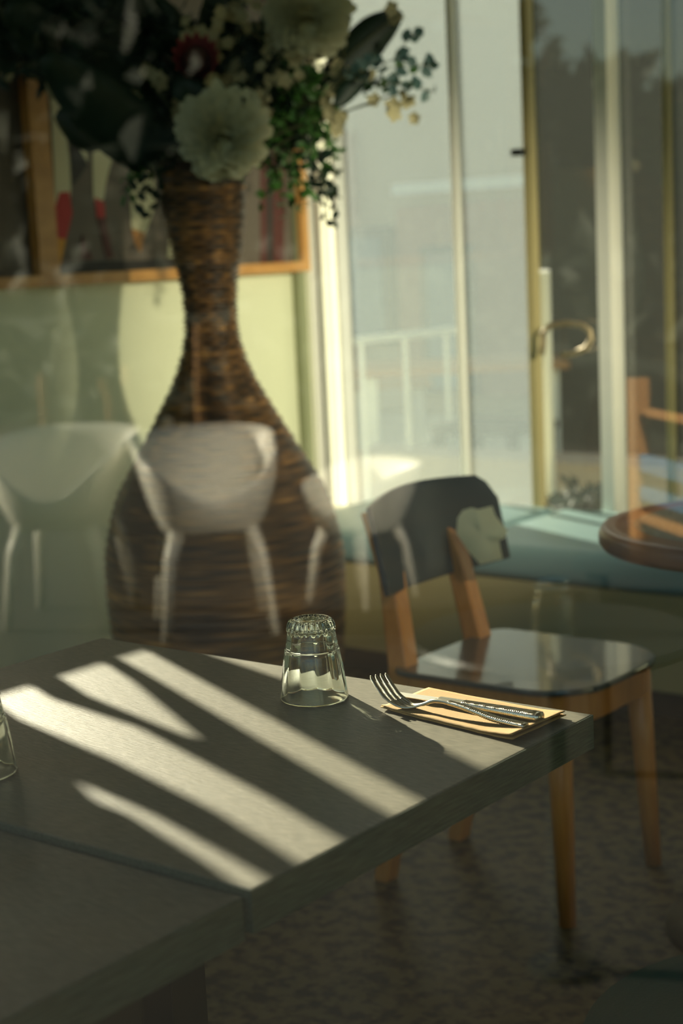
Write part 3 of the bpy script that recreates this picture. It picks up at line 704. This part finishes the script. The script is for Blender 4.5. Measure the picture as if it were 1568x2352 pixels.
kn = thing('table_knife', 'steel table knife with a ribbed handle on the brown napkin', 'knife', (-.96, 1.43, .7445))
kl = kn.location
Kb, Kn, Ke = Vector((-1.085,1.437,.7465)), Vector((-.999,1.431,.750)), Vector((-.865,1.424,.751))
pts = bez([Kn, Kn.lerp(Ke, .33), Kn.lerp(Ke, .66), Ke], 300); pts = [p-kl for p in pts]
wd, ht = [], []
for i in range(301):
    t = i/300; rib = .00045*math.sin(t*2*math.pi*62) if .26 < t < .955 else 0
    ee = 1 if t < .985 else .85
    wd.append((.0055+.0035*t+rib)*ee); ht.append((.0036+.0022*t+rib)*ee)
obj('handle', ribbed(bmesh.new(), pts, wd, ht), m_chrome, kn, smooth=True)
bm = bmesh.new(); d = (Kn-Kb).normalized(); s = d.cross(Vector((0, 0, 1))); tp, bt = [], []
for i in range(21):
    t = i/20; p = Kn.lerp(Kb, t) - kl; wl = .0085*(1-.15*t)*(1 if t < .8 else math.sqrt(max(0.02, 1-((t-.8)/.2)**2))); wr = .0050*(1 if t < .9 else math.sqrt(max(0.02, 1-((t-.9)/.1)**2)))
    if t < .12: wl = .0045 + (wl-.0045)*t/.12
    tp.append((bm.verts.new(p + s*wl + Vector((0, 0, .0006))), bm.verts.new(p - s*wr + Vector((0, 0, .0012))))); bt.append((bm.verts.new(p + s*wl), bm.verts.new(p - s*wr - Vector((0, 0, .0006)))))
for i in range(20):
    bm.faces.new((tp[i][0], tp[i][1], tp[i+1][1], tp[i+1][0])); bm.faces.new((bt[i][0], bt[i+1][0], bt[i+1][1], bt[i][1]))
    bm.faces.new((tp[i][0], tp[i+1][0], bt[i+1][0], bt[i][0])); bm.faces.new((tp[i][1], bt[i][1], bt[i+1][1], tp[i+1][1]))
obj('blade', bm, m_satin, kn, smooth=False)
fk = thing('table_fork', 'steel fork with a ribbed handle, tines up, on the napkin edge', 'fork', (-.96, 1.40, .7445)); fl_ = fk.location
path = [Vector((-.866,1.396,.7490)), Vector((-.905,1.398,.7505)), Vector((-.950,1.403,.7565)), Vector((-.985,1.406,.7575)), Vector((-1.003,1.4035,.7515)), Vector((-1.022,1.4005,.7465)), Vector((-1.040,1.403,.7515)), Vector((-1.058,1.410,.762)), Vector((-1.074,1.418,.7725))]
C_ = bez(path, 240); iN = 120
hand = [p-fl_ for p in C_[:iN+1]]; wd, ht = [], []
for i in range(iN+1):
    t = i/iN
hand = []; wd = []; ht = []
cc = bez(path, 960)[:481]
for i, p in enumerate(cc):
    t = i/480; rib = .00042*math.sin(t*2*math.pi*70) if .03 < t < .62 else 0; ee = .85 if t < .01 else 1
    hand.append(p-fl_); w0 = .0062 - .0034*min(1, t/.8); wd.append((w0+rib)*ee); ht.append((.0030-.0010*t+rib)*ee)
obj('handle', ribbed(bmesh.new(), hand, wd, ht, 16), m_chrome, fk, smooth=True)
bm = bmesh.new(); hd = bez(path, 240)[118:]; N = len(hd)-1
def wfun(t): return .0028 + (.0118-.0028)*math.sin(min(1, t/.42)*math.pi/2)**1.3 - .0012*max(0, t-.42)
def frame(i):
    d = (hd[min(i+1, N)]-hd[max(i-1, 0)]).normalized(); s = d.cross(Vector((0, 0, 1))).normalized(); return d, s, s.cross(d)
def strip(i0, i1, f0, f1, th=.0011, taper=False):
    rows = []
    for i in range(i0, i1+1):
        d, s, v = frame(i); W = wfun(i/N); a, b = f0*W, f1*W
        if taper and i > i1-8:
            m_ = (a+b)/2; k = 1-.55*(i-(i1-8))/8; a, b = m_+(a-m_)*k, m_+(b-m_)*k
        bowl = lambda x: v*(.0028*(x/.0118)**2*math.sin(math.pi*min(1, i/N*1.6)) if i/N < .62 else 0)
        p = hd[i]-fl_; m2 = (a+b)/2
        rows.append([bm.verts.new(p+s*a+bowl(a)+v*th), bm.verts.new(p+s*m2+bowl(m2)+v*th*1.15), bm.verts.new(p+s*b+bowl(b)+v*th), bm.verts.new(p+s*b+bowl(b)-v*th), bm.verts.new(p+s*a+bowl(a)-v*th)])
    for a, b in zip(rows, rows[1:]):
        for k in range(5): bm.faces.new((a[k], a[(k+1) % 5], b[(k+1) % 5], b[k]))
    bm.faces.new(rows[0][::-1]); bm.faces.new(rows[-1])
sp0 = int(N*.50)
for q in range(8): strip(0, sp0, -1+.25*q, -.75+.25*q)
for q in range(4): strip(sp0, N, -1+q*.565, -1+q*.565+.305, taper=True)
obj('fork_head', bm, m_chrome, fk, smooth=True)
# ------------------------------------------------------------------ outside in front, seen mirrored in the shop window
struct('ground_2', bx(-26, 12, -30, PANE_Y-.1, -.12, -.02), m_terr)
def tub_chair(v, rz, lab):
    p = mir(v); t = thing('white_tub_chair', lab, 'chair', (p.x, p.y, -.02), rz, 'white plastic chairs on the terrace')
    bm = bmesh.new(); NT, NZ = 48, 10; rows = []
    for k in range(NT):
        th = 2*math.pi*k/NT; f = .5+.5*math.cos(th)   # 1 at the front, 0 at the back
        zt = .575 + .105*(1-f)**.8 - .11*max(0, (f-.80)/.20)**1.5 ; row = []
        for j in range(NZ+1):
            u = j/NZ; z = .355 + (zt-.355)*u**1.2; ex = (.150 + .068*math.sin(u*math.pi/2))*(1+.30*u*u*(1-f)**3)
            sq = (abs(math.cos(th))**4+abs(math.sin(th))**4)**(-.25)
            row.append(bm.verts.new((ex*sq*math.cos(th)*1.02, ex*sq*math.sin(th)*1.04, z)))
        rows.append(row)
    for k in range(NT):
        a, b = rows[k], rows[(k+1) % NT]
        for j in range(NZ): bm.faces.new((a[j], b[j], b[j+1], a[j+1]))
    bm.faces.new([r[0] for r in rows][::-1])
    obj('shell', bm, m_wplastic, t, smooth=True, solid=.010)
    for sx in (-1, 1):
        for sy in (-1, 1):
            bm = bmesh.new(); tube(bm, [(sx*.12, sy*.12, .37), (sx*.155, sy*.155, .27), (sx*.19, sy*.185, 0)], [.030, .021, .015], 12); obj('leg', bm, m_wplastic, t, smooth=True)
    return t
tub_chair((-3.75, 4.03, 0), R(42), 'white tub chair reflected in front of the vase belly')
tub_chair((-4.31, 3.88, 0), R(60), 'white tub chair reflected dimly left of the vase')
cv = at(835, 1400, 5.95); c3 = tub_chair((cv.x, cv.y, 0), R(95), 'white tub chair reflected beside the window corner'); c3.scale = (.74, .74, .74)
# outdoor timber chair with blue slats
v = at(1470, 1180, 4.0); p = mir(v); oc = thing('slatted_chair', 'orange timber chair with blue back slats reflected above the round table', 'chair', (p.x, p.y, -.02), 0)
dx, dy = .786, .618
def ob(s0, s1, z0, z1, m, nm, w_=.022):
    bm = bmesh.new(); a = Vector((dx*s0, dy*s0, 0)); b = Vector((dx*s1, dy*s1, 0)); nn = Vector((-dy, dx, 0))*w_
    vs = [bm.verts.new(q + Vector((0, 0, z))) for z in (z0, z1) for q in (a-nn, b-nn, b+nn, a+nn)]
    for f in ((0,3,2,1),(4,5,6,7),(0,1,5,4),(1,2,6,5),(2,3,7,6),(3,0,4,7)): bm.faces.new([vs[i] for i in f])
    obj(nm, bm, m, oc, bevel=.004)
ob(-.02, .02, .53, .93, m_orange, 'back_post'); ob(.42, .46, .53, .93, m_orange, 'back_post'); ob(.06, .42, .84, .86, m_orange, 'back_rail', .012)
ob(.02, .42, .70, .745, m_cob, 'slat', .010); ob(.02, .42, .63, .665, m_cob, 'slat', .010); ob(.02, .42, .575, .60, m_orange, 'back_rail', .012)
obj('seat', bx(-.02, .5, -.5, .3, .50, .53), m_black, oc)
for q in ((.02, -.46), (.46, -.46), (.02, .26), (.46, .26)): obj('leg', bx(q[0]-.02, q[0]+.02, q[1]-.02, q[1]+.02, 0, .50), m_black, oc)
# dark terrace table with an upturned glass
v = mir(at(1270, 1452, 2.75)); zt_ = v.z
dt = thing('terrace_table', 'dark round terrace table under a reflected tumbler', 'table', (v.x, v.y, -.02))
bm = bmesh.new(); lathe(bm, [(0, zt_), (.24, zt_), (.245, zt_+.01), (.24, zt_+.0195), (0, zt_+.0195)], 64); obj('tabletop', bm, m_black, dt)
bm = bmesh.new(); lathe(bm, [(0, 0), (.06, 0), (.06, .01), (.02, .02), (.018, zt_), (0, zt_)], 24); obj('pedestal', bm, m_black, dt)
tumbler(v.x, v.y, zt_+.0005, 'upturned tumbler reflected faintly above the chair seat', .1)
# hedge, trees and posts beyond the terrace
def tree(px, py, D, rx, rz_, lab, n=1500, trunk=True):
    c = mir(at(px, py, D)); t = thing('garden_tree', lab, 'tree', (c.x, c.y, -.02), 0, 'dark trees across the street')
    foliage('crown', (0, 0, c.z), (rx, rx, rz_), n, .58, .40, m_hedge, t); bm = bmesh.new(); tube(bm, [(0, 0, 0), (0, 0, c.z)], [.25, .12], 10); obj('trunk', bm, m_stem, t)
tree(1345, 540, 19, .95, 1.8, 'dark tree reflected in the right window panes', 2200); tree(1560, 560, 24, 1.2, 2.2, 'dark tree reflected at the right edge', 1600)
tree(960, 380, 26, 2.6, 3.2, 'tall dark tree reflected behind the bright window', 2600)
tree(560, 330, 17, 1.5, 2.3, 'tall dark tree reflected behind the bouquet', 2600); tree(250, 300, 21, 2.2, 3.3, 'tall dark tree reflected over the picture', 3000)
tree(-190, 300, 22, 1.4, 2.6, 'dark tree reflected at the upper left edge', 2200)
hd_ = thing('street_hedge', 'long clipped dark hedge across the terrace', 'hedge', (-9, -9.0, -.02))
foliage('foliage', (0, 0, .5), (10, 1.2, .75), 5000, .30, .2, m_hedge, hd_)
obj('hedge_core', bx(-9, 9, -.8, .8, 0, .85), m_hedge, hd_)
for i, (x, y0_, y1_, D) in enumerate(((459, 745, 900, 9), (548, 850, 905, 9), (235, 870, 920, 10), (292, 840, 912, 10), (99, 860, 895, 10))):
    a, b = mir(at(x, y0_, D)), mir(at(x+ (18 if i == 2 else -12 if i == 1 else 0), y1_, D)); bm = bmesh.new(); tube(bm, [a, b, Vector((b.x, b.y, -.02))], .028, 8)
    tag(obj('timber_post', bm, m_orange), ['tall orange post reflected on the vase waist', 'short leaning orange post reflected on the vase', 'leaning orange post reflected on the cream wall', 'orange post reflected left of the vase', 'orange post reflected at the far left'][i], 'post', 'orange timber posts on the terrace')
